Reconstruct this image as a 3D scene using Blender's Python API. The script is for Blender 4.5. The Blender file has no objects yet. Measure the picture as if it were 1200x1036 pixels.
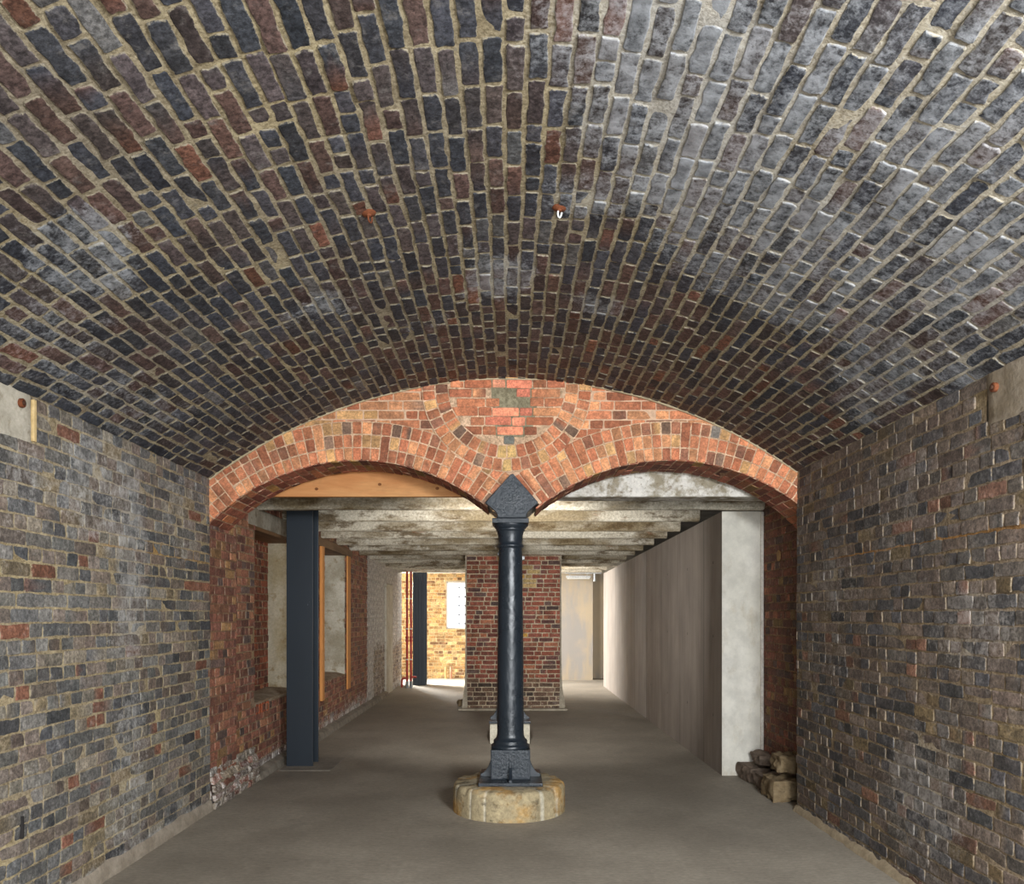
import bpy, bmesh, math, random
from mathutils import Vector, noise as mn
random.seed(7)
R = random
SC = bpy.context.scene
COL = SC.collection
PI = math.pi
# ------------------------------------------------------------------ colour helpers
def lin(c):
    return tuple(((v/255)/12.92 if v/255 <= .04045 else ((v/255+.055)/1.055)**2.4) for v in c)
def lin4(c): return lin(c)+(1,)
# ------------------------------------------------------------------ tagging
def tag(o, label=None, cat=None, group=None, kind=None):
    if label: o['label'] = label
    if cat: o['category'] = cat
    if group: o['group'] = group
    if kind: o['kind'] = kind
    return o
def thing(name, label, cat, loc=(0, 0, 0), rz=0, group=None):
    o = bpy.data.objects.new(name, None); COL.objects.link(o)
    o.location = loc; o.rotation_euler = (0, 0, rz); o.empty_display_size = .2
    return tag(o, label, cat, group)
# ------------------------------------------------------------------ mesh builder
class MB:
    def __init__(s):
        s.v = []; s.f = []; s.m = []; s.col = []; s.edge = []; s.eff = []
    def add(s, vs, fs, mi=0, col=(.5, .5, .5), edge=0., eff=0.):
        b = len(s.v); n = len(vs)
        s.v += [tuple(p) for p in vs]
        s.f += [tuple(b+i for i in f) for f in fs]
        s.m += [mi]*len(fs)
        s.col += col if isinstance(col, list) else [col]*n
        s.edge += edge if isinstance(edge, list) else [edge]*n
        s.eff += eff if isinstance(eff, list) else [eff]*n
    def box(s, x0, x1, y0, y1, z0, z1, mi=0, **k):
        s.add([(x0,y0,z0),(x1,y0,z0),(x1,y1,z0),(x0,y1,z0),(x0,y0,z1),(x1,y0,z1),(x1,y1,z1),(x0,y1,z1)],
              [(3,2,1,0),(4,5,6,7),(0,1,5,4),(1,2,6,5),(2,3,7,6),(3,0,4,7)], mi, **k)
    def prism(s, poly, a, b, axis='y', mi=0, **k):
        n = len(poly)
        def P(p, t):
            if axis == 'y': return (p[0], t, p[1])
            if axis == 'x': return (t, p[0], p[1])
            return (p[0], p[1], t)
        vs = [P(p, a) for p in poly]+[P(p, b) for p in poly]
        fs = [tuple(range(n))[::-1], tuple(range(n, 2*n))]
        fs += [(i, (i+1) % n, n+(i+1) % n, n+i) for i in range(n)]
        s.add(vs, fs, mi, **k)
    def lathe(s, prof, cx=0, cy=0, n=40, mi=0, cap=True, **k):
        vs = []; fs = []
        for r, z in prof:
            for i in range(n):
                a = 2*PI*i/n
                vs.append((cx+r*math.cos(a), cy+r*math.sin(a), z))
        for j in range(len(prof)-1):
            for i in range(n):
                k2 = (i+1) % n
                fs.append((j*n+i, j*n+k2, (j+1)*n+k2, (j+1)*n+i))
        if cap:
            fs.append(tuple(range(n))[::-1]); fs.append(tuple(range((len(prof)-1)*n, len(prof)*n)))
        s.add(vs, fs, mi, **k)
    def tube(s, pts, r, n=12, mi=0, cap=True, **k):
        pts = [Vector(p) for p in pts]; vs = []; fs = []; prev = None
        for i, p in enumerate(pts):
            d = (pts[min(i+1, len(pts)-1)]-pts[max(i-1, 0)]).normalized()
            ref = prev if prev is not None else (Vector((0,0,1)) if abs(d.z) < .9 else Vector((1,0,0)))
            a = (ref-d*ref.dot(d)).normalized(); prev = a; b = d.cross(a)
            for q in range(n):
                t = 2*PI*q/n
                vs.append(p+(a*math.cos(t)+b*math.sin(t))*r)
        for i in range(len(pts)-1):
            for q in range(n):
                w = (q+1) % n
                fs.append((i*n+q, i*n+w, (i+1)*n+w, (i+1)*n+q))
        if cap:
            fs.append(tuple(range(n))[::-1]); fs.append(tuple(range((len(pts)-1)*n, len(pts)*n)))
        s.add(vs, fs, mi, **k)
    def build(s, name, mats, parent=None, smooth=None, bevel=0, attrs=None, seg=2, fix=True):
        me = bpy.data.meshes.new(name)
        me.from_pydata(s.v, [], s.f)
        mats = mats if isinstance(mats, (list, tuple)) else [mats]
        for m in mats: me.materials.append(m)
        me.polygons.foreach_set('material_index', s.m)
        if attrs:
            a = me.attributes.new('Col', 'FLOAT_COLOR', 'POINT')
            a.data.foreach_set('color', [c for q in s.col for c in (q[0], q[1], q[2], 1.)])
            a = me.attributes.new('edge', 'FLOAT', 'POINT'); a.data.foreach_set('value', s.edge)
            a = me.attributes.new('eff', 'FLOAT', 'POINT'); a.data.foreach_set('value', s.eff)
        me.update()
        if fix and not attrs:
            bm = bmesh.new(); bm.from_mesh(me); bmesh.ops.recalc_face_normals(bm, faces=bm.faces); bm.to_mesh(me); bm.free()
        if smooth is not None:
            me.shade_smooth()
            me.set_sharp_from_angle(angle=math.radians(smooth))
        o = bpy.data.objects.new(name, me); COL.objects.link(o)
        if parent: o.parent = parent
        if bevel:
            b = o.modifiers.new('bevel', 'BEVEL'); b.width = bevel; b.segments = seg; b.limit_method = 'ANGLE'; b.angle_limit = math.radians(40)
        return o
# ------------------------------------------------------------------ node helpers
class NT:
    def __init__(s, name):
        s.mat = bpy.data.materials.new(name); s.mat.use_nodes = True
        s.t = s.mat.node_tree; s.n = s.t.nodes; s.l = s.t.links
        s.bsdf = s.n['Principled BSDF']
        s.co = s.n.new('ShaderNodeTexCoord').outputs['Object']
    def put(s, inp, v):
        if hasattr(v, 'is_output'): s.l.new(v, inp)
        elif isinstance(v, tuple) and len(v) == 3 and inp.type == 'RGBA': inp.default_value = v+(1,)
        else: inp.default_value = v
    def map(s, scale=(1, 1, 1), rot=(0, 0, 0), loc=(0, 0, 0)):
        m = s.n.new('ShaderNodeMapping'); s.l.new(s.co, m.inputs[0])
        m.inputs['Scale'].default_value = scale; m.inputs['Rotation'].default_value = rot; m.inputs['Location'].default_value = loc
        return m.outputs[0]
    def noise(s, scale, detail=4, rough=.6, vec=None, dist=0):
        m = s.n.new('ShaderNodeTexNoise'); s.l.new(vec or s.co, m.inputs['Vector'])
        m.inputs['Scale'].default_value = scale; m.inputs['Detail'].default_value = detail
        m.inputs['Roughness'].default_value = rough; m.inputs['Distortion'].default_value = dist
        return m.outputs[0]
    def voro(s, scale, feature='F1', vec=None):
        m = s.n.new('ShaderNodeTexVoronoi'); m.feature = feature; s.l.new(vec or s.co, m.inputs['Vector'])
        m.inputs['Scale'].default_value = scale
        return m.outputs['Distance']
    def ramp(s, x, a, b, lo=0., hi=1.):
        m = s.n.new('ShaderNodeMapRange'); m.interpolation_type = 'SMOOTHSTEP'
        s.put(m.inputs[0], x); m.inputs[1].default_value = a; m.inputs[2].default_value = b
        m.inputs[3].default_value = lo; m.inputs[4].default_value = hi
        return m.outputs[0]
    def math(s, op, a, b=0., c=None):
        m = s.n.new('ShaderNodeMath'); m.operation = op; s.put(m.inputs[0], a); s.put(m.inputs[1], b)
        if c is not None: s.put(m.inputs[2], c)
        return m.outputs[0]
    def mix(s, f, a, b, mode='MIX'):
        m = s.n.new('ShaderNodeMix'); m.data_type = 'RGBA'; m.blend_type = mode
        s.put(m.inputs[0], f); s.put(m.inputs[6], a); s.put(m.inputs[7], b)
        return m.outputs[2]
    def attr(s, name, out='Color'):
        m = s.n.new('ShaderNodeAttribute'); m.attribute_name = name
        return m.outputs[out]
    def sep(s, v, k):
        m = s.n.new('ShaderNodeSeparateXYZ'); s.l.new(v, m.inputs[0]); return m.outputs[k]
    def bump(s, h, strength=.5, dist=.01, prev=None):
        m = s.n.new('ShaderNodeBump'); s.put(m.inputs['Height'], h)
        m.inputs['Strength'].default_value = strength; m.inputs['Distance'].default_value = dist
        if prev: s.l.new(prev, m.inputs['Normal'])
        return m.outputs[0]
    def out(s, color, rough=.85, normal=None, metal=0., spec=.35):
        s.put(s.bsdf.inputs['Base Color'], color); s.put(s.bsdf.inputs['Roughness'], rough)
        s.put(s.bsdf.inputs['Metallic'], metal); s.put(s.bsdf.inputs['Specular IOR Level'], spec)
        if normal: s.l.new(normal, s.bsdf.inputs['Normal'])
        return s.mat
# ------------------------------------------------------------------ materials
def mat_brick(name, mortar=(152,138,108), smear=.45, effc=(176,178,182), rough=.8, effk=1., bumpk=1., spec=.35, grit=1., pale=.38, ragged=1.5, bloom=.8):
    t = NT(name)
    n1 = t.noise(14, 5, .65); n2 = t.noise(70, 4, .7); n3 = t.noise(3.2, 5, .7); n4 = t.noise(230, 2, .6)
    base = t.mix(1., t.attr('Col'), t.mix(t.ramp(n1, .25, .75), (.64,.64,.65), (1.3,1.28,1.25)), 'MULTIPLY')
    base = t.mix(1., base, t.mix(t.ramp(n2, .3, .7), (.72,.72,.72), (1.25,1.25,1.25)), 'MULTIPLY')
    n5 = t.noise(42, 6, .8)
    base = t.mix(1., base, t.mix(t.ramp(n5, .36, .62), (1-.45*grit,)*3, (1+.22*grit,)*3), 'MULTIPLY')
    base = t.mix(t.math('MULTIPLY', t.ramp(t.noise(11, 6, .75, t.map(loc=(7, 3, 1))), .54, .72), pale), base, lin((158,152,146)))
    # mortar smeared over the arrises
    e = t.math('ADD', t.attr('edge', 'Fac'), t.math('MULTIPLY', t.math('SUBTRACT', t.noise(26, 5, .75), .5), ragged))
    ef = t.math('MULTIPLY', t.ramp(e, 1.02-smear*.55, 1.25-smear*.4), .9)
    base = t.mix(ef, base, t.mix(n2, lin([c*.8 for c in mortar]), lin(mortar)))
    # salt bloom
    ff = t.math('ADD', t.math('MULTIPLY', t.attr('eff', 'Fac'), 1.05*effk), t.math('MULTIPLY', t.math('SUBTRACT', n3, .5), .75))
    ff = t.math('ADD', ff, t.math('MULTIPLY', t.math('SUBTRACT', n2, .5), .9))
    ff = t.math('ADD', ff, t.math('MULTIPLY', t.math('SUBTRACT', n5, .5), 1.7))
    ff = t.math('ADD', ff, t.math('MULTIPLY', t.math('SUBTRACT', n1, .5), .9))
    fm = t.math('MULTIPLY', t.ramp(ff, .32, 1.0), bloom)
    base = t.mix(fm, base, t.mix(t.ramp(n1, .3, .7), lin([c*.66 for c in effc]), lin(effc)))
    h = t.math('ADD', t.math('MULTIPLY', n2, .6), t.math('MULTIPLY', n4, .25))
    h = t.math('ADD', t.math('ADD', h, t.math('MULTIPLY', n1, .8)), t.math('MULTIPLY', n5, .8))
    return t.out(base, rough, t.bump(h, .55*bumpk, .006), spec=spec)
def mat_mortar(name, effc=(182,180,175), dark=.72):
    t = NT(name)
    n1 = t.noise(9, 5, .65); n2 = t.noise(60, 5, .75); n3 = t.noise(3.2, 5, .7)
    base = t.mix(1., t.attr('Col'), t.mix(t.ramp(n1, .3, .72), (dark,dark*.96,dark*.9), (1.2,1.2,1.18)), 'MULTIPLY')
    base = t.mix(1., base, t.mix(t.ramp(n2, .3, .7), (.5,.48,.45), (1.25,1.25,1.25)), 'MULTIPLY')
    base = t.mix(t.math('MULTIPLY', t.ramp(t.noise(30, 5, .8), .56, .68), .55), base, (.09,.085,.08))
    ff = t.math('ADD', t.attr('eff', 'Fac'), t.math('MULTIPLY', t.math('SUBTRACT', n3, .5), .8))
    base = t.mix(t.math('MULTIPLY', t.ramp(t.math('ADD', ff, t.math('MULTIPLY', t.math('SUBTRACT', n2, .5), 1.2)), .25, 1.15), .62), base, lin(effc))
    return t.out(base, .95, t.bump(t.math('ADD', n2, t.math('MULTIPLY', n1, .6)), .8, .01), spec=.2)
def mat_mottle(name, c1, c2, c3=None, scale=3, rough=.85, bump=.3, bs=40, bd=.006, stretch=(1,1,1), spec=.3, lo=.32, hi=.68):
    t = NT(name); v = t.map(stretch)
    n = t.noise(scale, 6, .65, v); n2 = t.noise(scale*3.7, 5, .7, v); n3 = t.noise(bs, 5, .7)
    c = t.mix(t.ramp(n, lo, hi), lin(c1), lin(c2))
    if c3: c = t.mix(t.math('MULTIPLY', t.ramp(n2, .52, .72), .8), c, lin(c3))
    c = t.mix(1., c, t.mix(t.ramp(n3, .3, .7), (.86,.86,.86), (1.1,1.1,1.1)), 'MULTIPLY')
    return t.out(c, rough, t.bump(n3, bump, bd), spec=spec)
def mat_iron(name, c=(44,52,60), rough=.36, b=.5, bs=90, bd=.004, big=0):
    t = NT(name)
    n = t.noise(bs, 4, .65); n2 = t.noise(6, 4, .6)
    col = t.mix(n2, lin([q*.85 for q in c]), lin([q*1.12 for q in c]))
    nr = t.bump(n, b, bd)
    if big: nr = t.bump(t.noise(bs*.36, 3, .6), .9, big, nr)
    return t.out(col, t.ramp(n2, .3, .7, rough-.06, rough+.1), nr, spec=.55)
def mat_wood(name, c1, c2, axis='x', scale=9, rough=.7):
    t = NT(name)
    s = {'x': (.12,1,1), 'y': (1,.12,1), 'z': (1,1,.12)}[axis]
    v = t.map(s); n = t.noise(scale, 5, .6, v, .6); n2 = t.noise(scale*9, 4, .65, v); n3 = t.noise(2.5, 4, .6)
    c = t.mix(t.ramp(n, .3, .7), lin(c1), lin(c2))
    c = t.mix(t.math('MULTIPLY', t.ramp(n3, .5, .75), .35), c, lin([q*.72 for q in c1]))
    c = t.mix(1., c, t.mix(n2, (.8,.8,.8), (1.15,1.15,1.15)), 'MULTIPLY')
    return t.out(c, rough, t.bump(n2, .25, .003))
M = {}
M['vault'] = mat_brick('vault_brick', (150,140,120), .43, (162,164,167), .66, ragged=2.0, grit=1.25, pale=.3, bloom=.68, spec=.2)
M['side'] = mat_brick('side_brick', (174,160,134), .27, (178,176,172), .75, ragged=1.9, pale=.45)
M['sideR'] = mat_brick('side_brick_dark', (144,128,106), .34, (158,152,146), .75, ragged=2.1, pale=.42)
M['red'] = mat_brick('red_brick', (206,172,142), .14, (205,190,170), .85, bumpk=.7, grit=.45, pale=.12)
M['rear'] = mat_brick('rear_brick', (165,146,122), .3, (220,214,206), .88, ragged=1.5, grit=.8, pale=.3, bloom=.95)
M['mortar'] = mat_mortar('lime_mortar')
# ------------------------------------------------------------------ brick laying
def clip(poly, nx, ny, d):
    """keep nx*u+ny*v<=d"""
    out = []
    for i in range(len(poly)):
        a = poly[i]; b = poly[(i+1) % len(poly)]
        da = nx*a[0]+ny*a[1]-d; db = nx*b[0]+ny*b[1]-d
        if da <= 0: out.append(a)
        if da*db < 0:
            t = da/(da-db); out.append((a[0]+(b[0]-a[0])*t, a[1]+(b[1]-a[1])*t))
    return out
def pick(pal):
    x = R.random()*sum(p[0] for p in pal)
    for w, c in pal:
        x -= w
        if x <= 0: break
    k = R.uniform(.84, 1.16); w = R.uniform(-1.6, 1.6)
    return lin([min(255, max(0, q*k+d)) for q, d in zip(c, (w, R.uniform(-.8, .8), -w))])
def orient(fn, u, v):
    p = Vector(fn(u, v, 0)); a = Vector(fn(u+.001, v, 0))-p; b = Vector(fn(u, v+.001, 0))-p; c = Vector(fn(u, v, .001))-p
    return a.cross(b).dot(c) > 0
def brick(B, fn, uc, vc, hw, hh, pal, h=.006, jit=.0022, eff=None, clips=(), mi=0, sink=.012, tone=.35, rot=0, fine=True, col=None):
    cr = min(.006, hh*.3)
    pts = []
    nl = 4 if hw > .07 else 2
    if hh > .07: ns = 4
    else: ns = 2 if fine else 1
    if not fine: nl = 2
    for (ax, ay), (bx, by), n in ((( -1,-1),(1,-1),nl), ((1,-1),(1,1),ns), ((1,1),(-1,1),nl), ((-1,1),(-1,-1),ns)):
        for i in range(n+1):
            t = i/n
            u = (ax+(bx-ax)*t)*hw; v = (ay+(by-ay)*t)*hh
            if i == 0: u += (bx-ax)*.5*cr; v += (by-ay)*.5*cr
            if i == n: u -= (bx-ax)*.5*cr; v -= (by-ay)*.5*cr
            j = jit*(.7 if i in (0, n) else 1)
            pts.append((uc+u+R.gauss(0, j), vc+v+R.gauss(0, j)))
    if rot:
        c, s = math.cos(rot), math.sin(rot)
        pts = [(uc+(p[0]-uc)*c-(p[1]-vc)*s, vc+(p[0]-uc)*s+(p[1]-vc)*c) for p in pts]
    for c in clips:
        pts = clip(pts, *c)
        if len(pts) < 3: return
    if len(pts) < 3: return
    mu = sum(p[0] for p in pts)/len(pts); mv = sum(p[1] for p in pts)/len(pts)
    if not orient(fn, mu, mv): pts = pts[::-1]
    n = len(pts)
    rw = max(abs(p[0]-mu) for p in pts); rh = max(abs(p[1]-mv) for p in pts)
    if rw < .006 or rh < .006: return
    tu = R.gauss(0, .0015); tv = R.gauss(0, .0012); dz = R.gauss(0, .0016)
    c1 = col or pick(pal); c2 = pick(pal) if (R.random() < tone and not col) else c1
    ph = R.uniform(-.6, .6); kb = R.uniform(.66, 1.12)
    vs = []; cols = []; ed = []; ef = []
    for ins, w, e in ((0, -sink, 1.), (0, h*.55, 1.), (.004, h, .72), (.013, h+.0006, 0.)):
        su = max(.25, 1-ins/rw); sv = max(.25, 1-ins/rh)
        for p in pts:
            du = (p[0]-mu)*su; dv = (p[1]-mv)*sv
            ww = w if w < 0 else w+dz+tu*du/rw+tv*dv/rh
            vs.append(fn(mu+du, mv+dv, ww))
            k = min(1, max(0, .5+1.6*(du/rw*.5+ph)))
            cols.append(tuple(c1[q]+(c2[q]-c1[q])*k for q in range(3)))
            ed.append(e); ef.append(eff(mu+du, mv+dv)*kb if eff else 0.)
    fs = []
    for r in range(3):
        for i in range(n):
            j = (i+1) % n
            fs.append((r*n+i, r*n+j, (r+1)*n+j, (r+1)*n+i))
    fs.append(tuple(range(3*n, 4*n)))
    B.add(vs, fs, mi, col=cols, edge=ed, eff=ef)
def courses(u0, u1, v0, v1, ch, bond='english', joint=.011, L=.225, vk=1.):
    """yield bricks: centre and half sizes"""
    n = int(round((v1-v0)/ch)); ch = (v1-v0)/n
    for k in range(n):
        vc = v0+(k+.5)*ch; u = u0-R.uniform(0, .22); i = R.randint(0, 1)
        while u < u1+.1:
            if bond == 'english': l = L if k % 2 else L/2
            elif bond == 'flemish': l = L if i % 2 else L/2
            elif bond == 'mixed': l = L/2 if R.random() < .22 else L
            elif bond == 'wall':
                l = (L if k % 2 else L/2)
                if R.random() < .12: l = L*1.5-l
            l *= R.uniform(.94, 1.06); i += 1
            j = joint*R.uniform(.75, 1.3)
            if u+l > u0: yield u+l/2, vc+R.gauss(0, .0012), (l-j*vk)/2, (ch-joint*R.uniform(.8, 1.25))/2
            u += l
def linspace_with(a, b, step, extra):
    n = max(1, int(math.ceil((b-a)/step)))
    xs = [a+(b-a)*i/n for i in range(n+1)]+[e for e in extra if a < e < b]
    xs.sort(); r = [xs[0]]
    for x in xs[1:]:
        if x-r[-1] > 1e-4: r.append(x)
    return r
def panel(B, fn, u0, u1, v0, v1, pal, mcol, ch=.0757, bond='english', joint=.011, holes=(), eff=None, mi=0, mm=1, step=.08,
          h=.006, jit=.0022, tone=.35, mfn=None, skip=None, fine=True, bricks=True, palfn=None, L=.225, vk=1.):
    us = linspace_with(u0, u1, step, [x for q in holes for x in q[:2]])
    vs_ = linspace_with(v0, v1, step if step > .08 else ch/2, [x for q in holes for x in q[2:]])
    vv = []; cc = []; ee = []
    for v in vs_:
        for u in us:
            vv.append(fn(u, v, mn.noise((u*9, v*9, 3.1))*.0025))
            cc.append(mfn(u, v) if mfn else lin(mcol)); ee.append(eff(u, v) if eff else 0.)
    W = len(us); ff = []; ok = orient(fn, (u0+u1)/2, (v0+v1)/2)
    for j in range(len(vs_)-1):
        for i in range(W-1):
            cu = (us[i]+us[i+1])/2; cv = (vs_[j]+vs_[j+1])/2
            if any(q[0] < cu < q[1] and q[2] < cv < q[3] for q in holes): continue
            if skip and skip(cu, cv, 'm'): continue
            f = (j*W+i, j*W+i+1, (j+1)*W+i+1, (j+1)*W+i)
            ff.append(f if ok else f[::-1])
    B.add(vv, ff, mm, col=cc, edge=1., eff=ee)
    if not bricks: return
    for uc, vc, hw, hh in courses(u0, u1, v0, v1, ch, bond, joint, L, vk):
        if any(q[0] <= uc <= q[1] and q[2] <= vc <= q[3] for q in holes): continue
        if skip and skip(uc, vc, 'b'): continue
        cl = []
        if uc-hw < u0: cl.append((-1, 0, -u0))
        if uc+hw > u1: cl.append((1, 0, u1))
        for q in holes:
            if uc+hw > q[0]-.0 and uc-hw < q[1] and vc+hh > q[2] and vc-hh < q[3]:
                if uc < q[0]: cl.append((1, 0, q[0]))
                elif uc > q[1]: cl.append((-1, 0, -q[1]))
                elif vc < q[2]: cl.append((0, 1, q[2]))
                else: cl.append((0, -1, -q[3]))
        brick(B, fn, uc, vc, hw, hh, palfn(uc, vc) if palfn else pal, h, jit, eff, cl, mi, tone=tone, fine=fine)
def smooth(x, a, b):
    t = min(1, max(0, (x-a)/(b-a))); return t*t*(3-2*t)
def blob(u, v, cu, cv, ru, rv):
    d = math.hypot((u-cu)/ru, (v-cv)/rv)
    return 1-smooth(d, .45, 1.1)
# ------------------------------------------------------------------ main dimensions
XL, XR = -2.39, 2.306          # faces of the two vault walls
YA = 6.21                      # front face of the brick arcade
TA = .45                       # its thickness
YB = YA+TA
ZL, ZR = 2.649, 2.709          # springing heights of the vault
def circle3(a, b, c):
    ax, ay = a; bx, by = b; cx, cy = c
    d = 2*(ax*(by-cy)+bx*(cy-ay)+cx*(ay-by))
    ux = ((ax*ax+ay*ay)*(by-cy)+(bx*bx+by*by)*(cy-ay)+(cx*cx+cy*cy)*(ay-by))/d
    uy = ((ax*ax+ay*ay)*(cx-bx)+(bx*bx+by*by)*(ax-cx)+(cx*cx+cy*cy)*(bx-ax))/d
    return ux, uy, math.hypot(ax-ux, ay-uy)
VX, VZ, VR = circle3((XL, ZL), (-.02, 3.452), (XR, ZR))
A0 = math.atan2(ZL-VZ, XL-VX); A1 = math.atan2(ZR-VZ, XR-VX)
SL = (A0-A1)*VR                # arc length
def vault_fn(u, v, w):
    k = mn.noise((u*.9, v*1.3, 1.7)); k2 = mn.noise((u*2.3+5, v*2.1, 8.2))
    vv = v+.007*mn.noise((u*1.6, v*.9, 4.4))+.004*k2
    a = A0-vv/VR; r = VR-w+.006*k+.003*k2
    return (VX+r*math.cos(a), u, VZ+r*math.sin(a))
def vault_sy(x, y):            # plan position -> arc length
    return (A0-math.acos((x-VX)/VR))*VR
LC = circle3((-2.382, 2.299), (-1.17, 2.797), (-.191, 2.442))
RC = circle3((.246, 2.43), (1.30, 2.797), (2.47, 2.31))
RING = .315
print('vault', VX, VZ, VR, 'arches', LC, RC)
def setting(o): o['kind'] = 'structure'; return o
# ------------------------------------------------------------------ FLOOR
def mat_floor():
    t = NT('screed')
    v = t.map((1, 6, 1)); n1 = t.noise(1.1, 6, .6); n2 = t.noise(9, 5, .65, v); n3 = t.noise(2.3, 5, .7); n4 = t.noise(120, 3, .7, t.map((.25, 1, 1)))
    c = t.mix(t.ramp(n1, .3, .7), lin((132,124,112)), lin((156,147,133)))
    c = t.mix(t.math('MULTIPLY', t.ramp(n3, .55, .75), .5), c, lin((118,111,102)))
    c = t.mix(1., c, t.mix(t.ramp(n2, .3, .7), (.88,.88,.88), (1.1,1.1,1.09)), 'MULTIPLY')
    c = t.mix(1., c, t.mix(t.ramp(n4, .3, .7), (.8,.8,.8), (1.14,1.14,1.14)), 'MULTIPLY')
    return t.out(c, t.ramp(n1, .3, .7, .6, .8), t.bump(t.math('ADD', n4, t.math('MULTIPLY', n2, .8)), .22, .004), spec=.35)
B = MB(); B.box(-7, 7, -5, 19.5, -.15, 0)
setting(B.build('floor', mat_floor()))
# ------------------------------------------------------------------ VAULT (ceiling)
PV = [(5,(66,66,71)), (4,(58,59,64)), (3,(77,69,69)), (1.7,(86,68,63)), (1.3,(72,64,62)), (1,(92,90,90)), (.35,(104,72,60))]
PVd = [(4.5,(57,58,63)), (3,(80,66,62)), (2.4,(90,69,62)), (2,(66,60,60)), (.5,(108,73,58))]
# salt-bloomed areas, in plan coordinates (x, y) on the vault
BLOOM = [(.62,2.7,.75,.75), (1.0,3.3,.85,.7), (1.45,3.7,.85,.9), (1.75,3.0,.75,1.2), (2.05,4.2,.4,1.3), (1.35,2.4,.9,.7), (.55,3.45,.55,.35), (2.0,5.2,.3,.8),
         (-1.0,4.35,.32,.2), (-.07,4.35,.26,.42), (.52,4.65,.3,.22), (-.5,4.95,.25,.2), (-1.75,3.2,.25,.45), (-2.05,3.5,.35,.6), (-2.2,4.4,.22,1.2), (-.15,3.9,.2,.2), (-1.9,5.0,.2,.4)]
AMP = [.82,.82,.72,.68,.66,.66,.7,.45, .75,.85,.75,.45,.7,.45,.55,.4,.35]
def eff_vault(u, v):
    a = A0-v/VR; x = VX+VR*math.cos(a); e = .04
    wob = mn.noise((x*3, u*3, 2.2))*.16+mn.noise((x*9, u*9, 5.2))*.09
    for (cx, cy, rx, ry), k in zip(BLOOM, AMP):
        if abs(x-cx) < rx*1.4 and abs(u-cy) < ry*1.4:
            e = max(e, k*blob(x+wob, u-wob, cx, cy, rx, ry))
    # the sharp tide line that ends the bloom to the right of the crown
    if x > .15:
        tide = 4.27-.04*(x-.2)+.42*max(0, x-1.35)**1.2*2.0
        e *= 1-.85*smooth(u+wob*.6, tide-.06, tide+.10)*(1-smooth(x, 2.0, 2.25))*(0 if (abs(x-.52) < .3 and abs(u-4.65) < .25) else 1)
    return e
def mort_vault(u, v):
    k = mn.noise((u*1.1, v*1.4, 9)); c = (154+14*k, 142+11*k, 118)
    return lin(c)
def pal_vault(u, v):
    x = VX+VR*math.cos(A0-v/VR)
    return PVd if (u > 4.3 and x > -.9) or R.random() < .15 else PV
B = MB()
panel(B, vault_fn, 1.3, YA+.05, 0, SL, PV, None, ch=.0775, bond='mixed', joint=.0155, eff=eff_vault, step=.06, h=.0044, jit=.0031, mfn=mort_vault, palfn=pal_vault, L=.232)
ceil = setting(B.build('ceiling', [M['vault'], M['mortar']], attrs=True))
# unlit rest of the tunnel behind the viewer and the backing of the vault
B = MB()
for i in range(24):
    s0 = SL*i/24; s1 = SL*(i+1)/24
    def q(s, y, r): a = A0-s/VR; return (VX+(VR+r)*math.cos(a), y, VZ+(VR+r)*math.sin(a))
    B.add([q(s0,-4,0), q(s1,-4,0), q(s1,1.3,0), q(s0,1.3,0)], [(0,1,2,3)])
    B.add([q(s0,-4,.12), q(s1,-4,.12), q(s1,YA+.06,.12), q(s0,YA+.06,.12)], [(3,2,1,0)])
setting(B.build('ceiling_backing', mat_mottle('plain_vault', (84,80,78), (104,98,90), scale=2), ceil))
# ------------------------------------------------------------------ SIDE WALLS
PL = [(4,(116,113,108)), (3,(99,98,97)), (3,(126,114,104)), (2,(134,126,113)), (1.6,(114,101,92)), (.45,(132,90,72)), (.5,(134,120,96)), (1.2,(82,82,83))]
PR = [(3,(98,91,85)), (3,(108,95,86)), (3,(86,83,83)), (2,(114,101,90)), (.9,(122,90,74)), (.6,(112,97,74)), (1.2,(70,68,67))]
def eff_l(u, v):
    e = .10+.25*smooth(u, 5.2, 2.6)
    e = max(e, .8*blob(u+.1*mn.noise((u*4,v*3,1)), v, 4.92, 1.85, .28, .95), .7*blob(u, v, 4.6, 2.3, .7, .45), .6*blob(u, v, 4.9, .5, .35, .9))
    e = max(e, .5*blob(u, v, 5.7, 2.3, .5, .5), .5*blob(u, v, 3.7, 2.25, .5, .3))
    return max(e, 1.0*smooth(v, .17+.06*mn.noise((u*5, 1, 1)), .05))
def eff_r(u, v):
    e = .12
    e = max(e, .75*blob(u, v, 4.35, .55, .6, .5), .6*blob(u, v, 5.5, 1.75, .6, .35), .5*blob(u, v, 4.6, 2.2, .7, .5), .55*blob(u, v, 3.9, 1.5, .5, .3), .5*blob(u, v, 5.6, 1.2, .5, .5))
    return max(e, .55*smooth(v, .13+.06*mn.noise((u*5, 1, 7)), .03))
def mo_l(u, v):
    k = mn.noise((u*1.3, v*2, 2)); c = [174+12*k, 159+10*k, 130]
    if abs(v-2.0) < .03 and 4.6 < u: c = [172,140,92]
    return lin(c)
def mo_r(u, v):
    k = mn.noise((u*1.3, v*2, 5)); c = [142+14*k, 125+12*k, 102]
    if abs(v-1.96-.012*math.sin(u*3)) < .035 and u < 5.6+.3*k: c = [162+20*k,122+12*k,76]
    return lin(c)
def wl(u, v, w): return (XL+w+.006*mn.noise((u*1.1, v*1.4, 3)), u, v)
def wr(u, v, w): return (XR-w-.006*mn.noise((u*1.1, v*1.4, 13)), u, v)
PATL = (1.3, 3.89, 2.42, 2.7); PATR = (1.3, 3.74, 2.47, 2.8)
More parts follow.
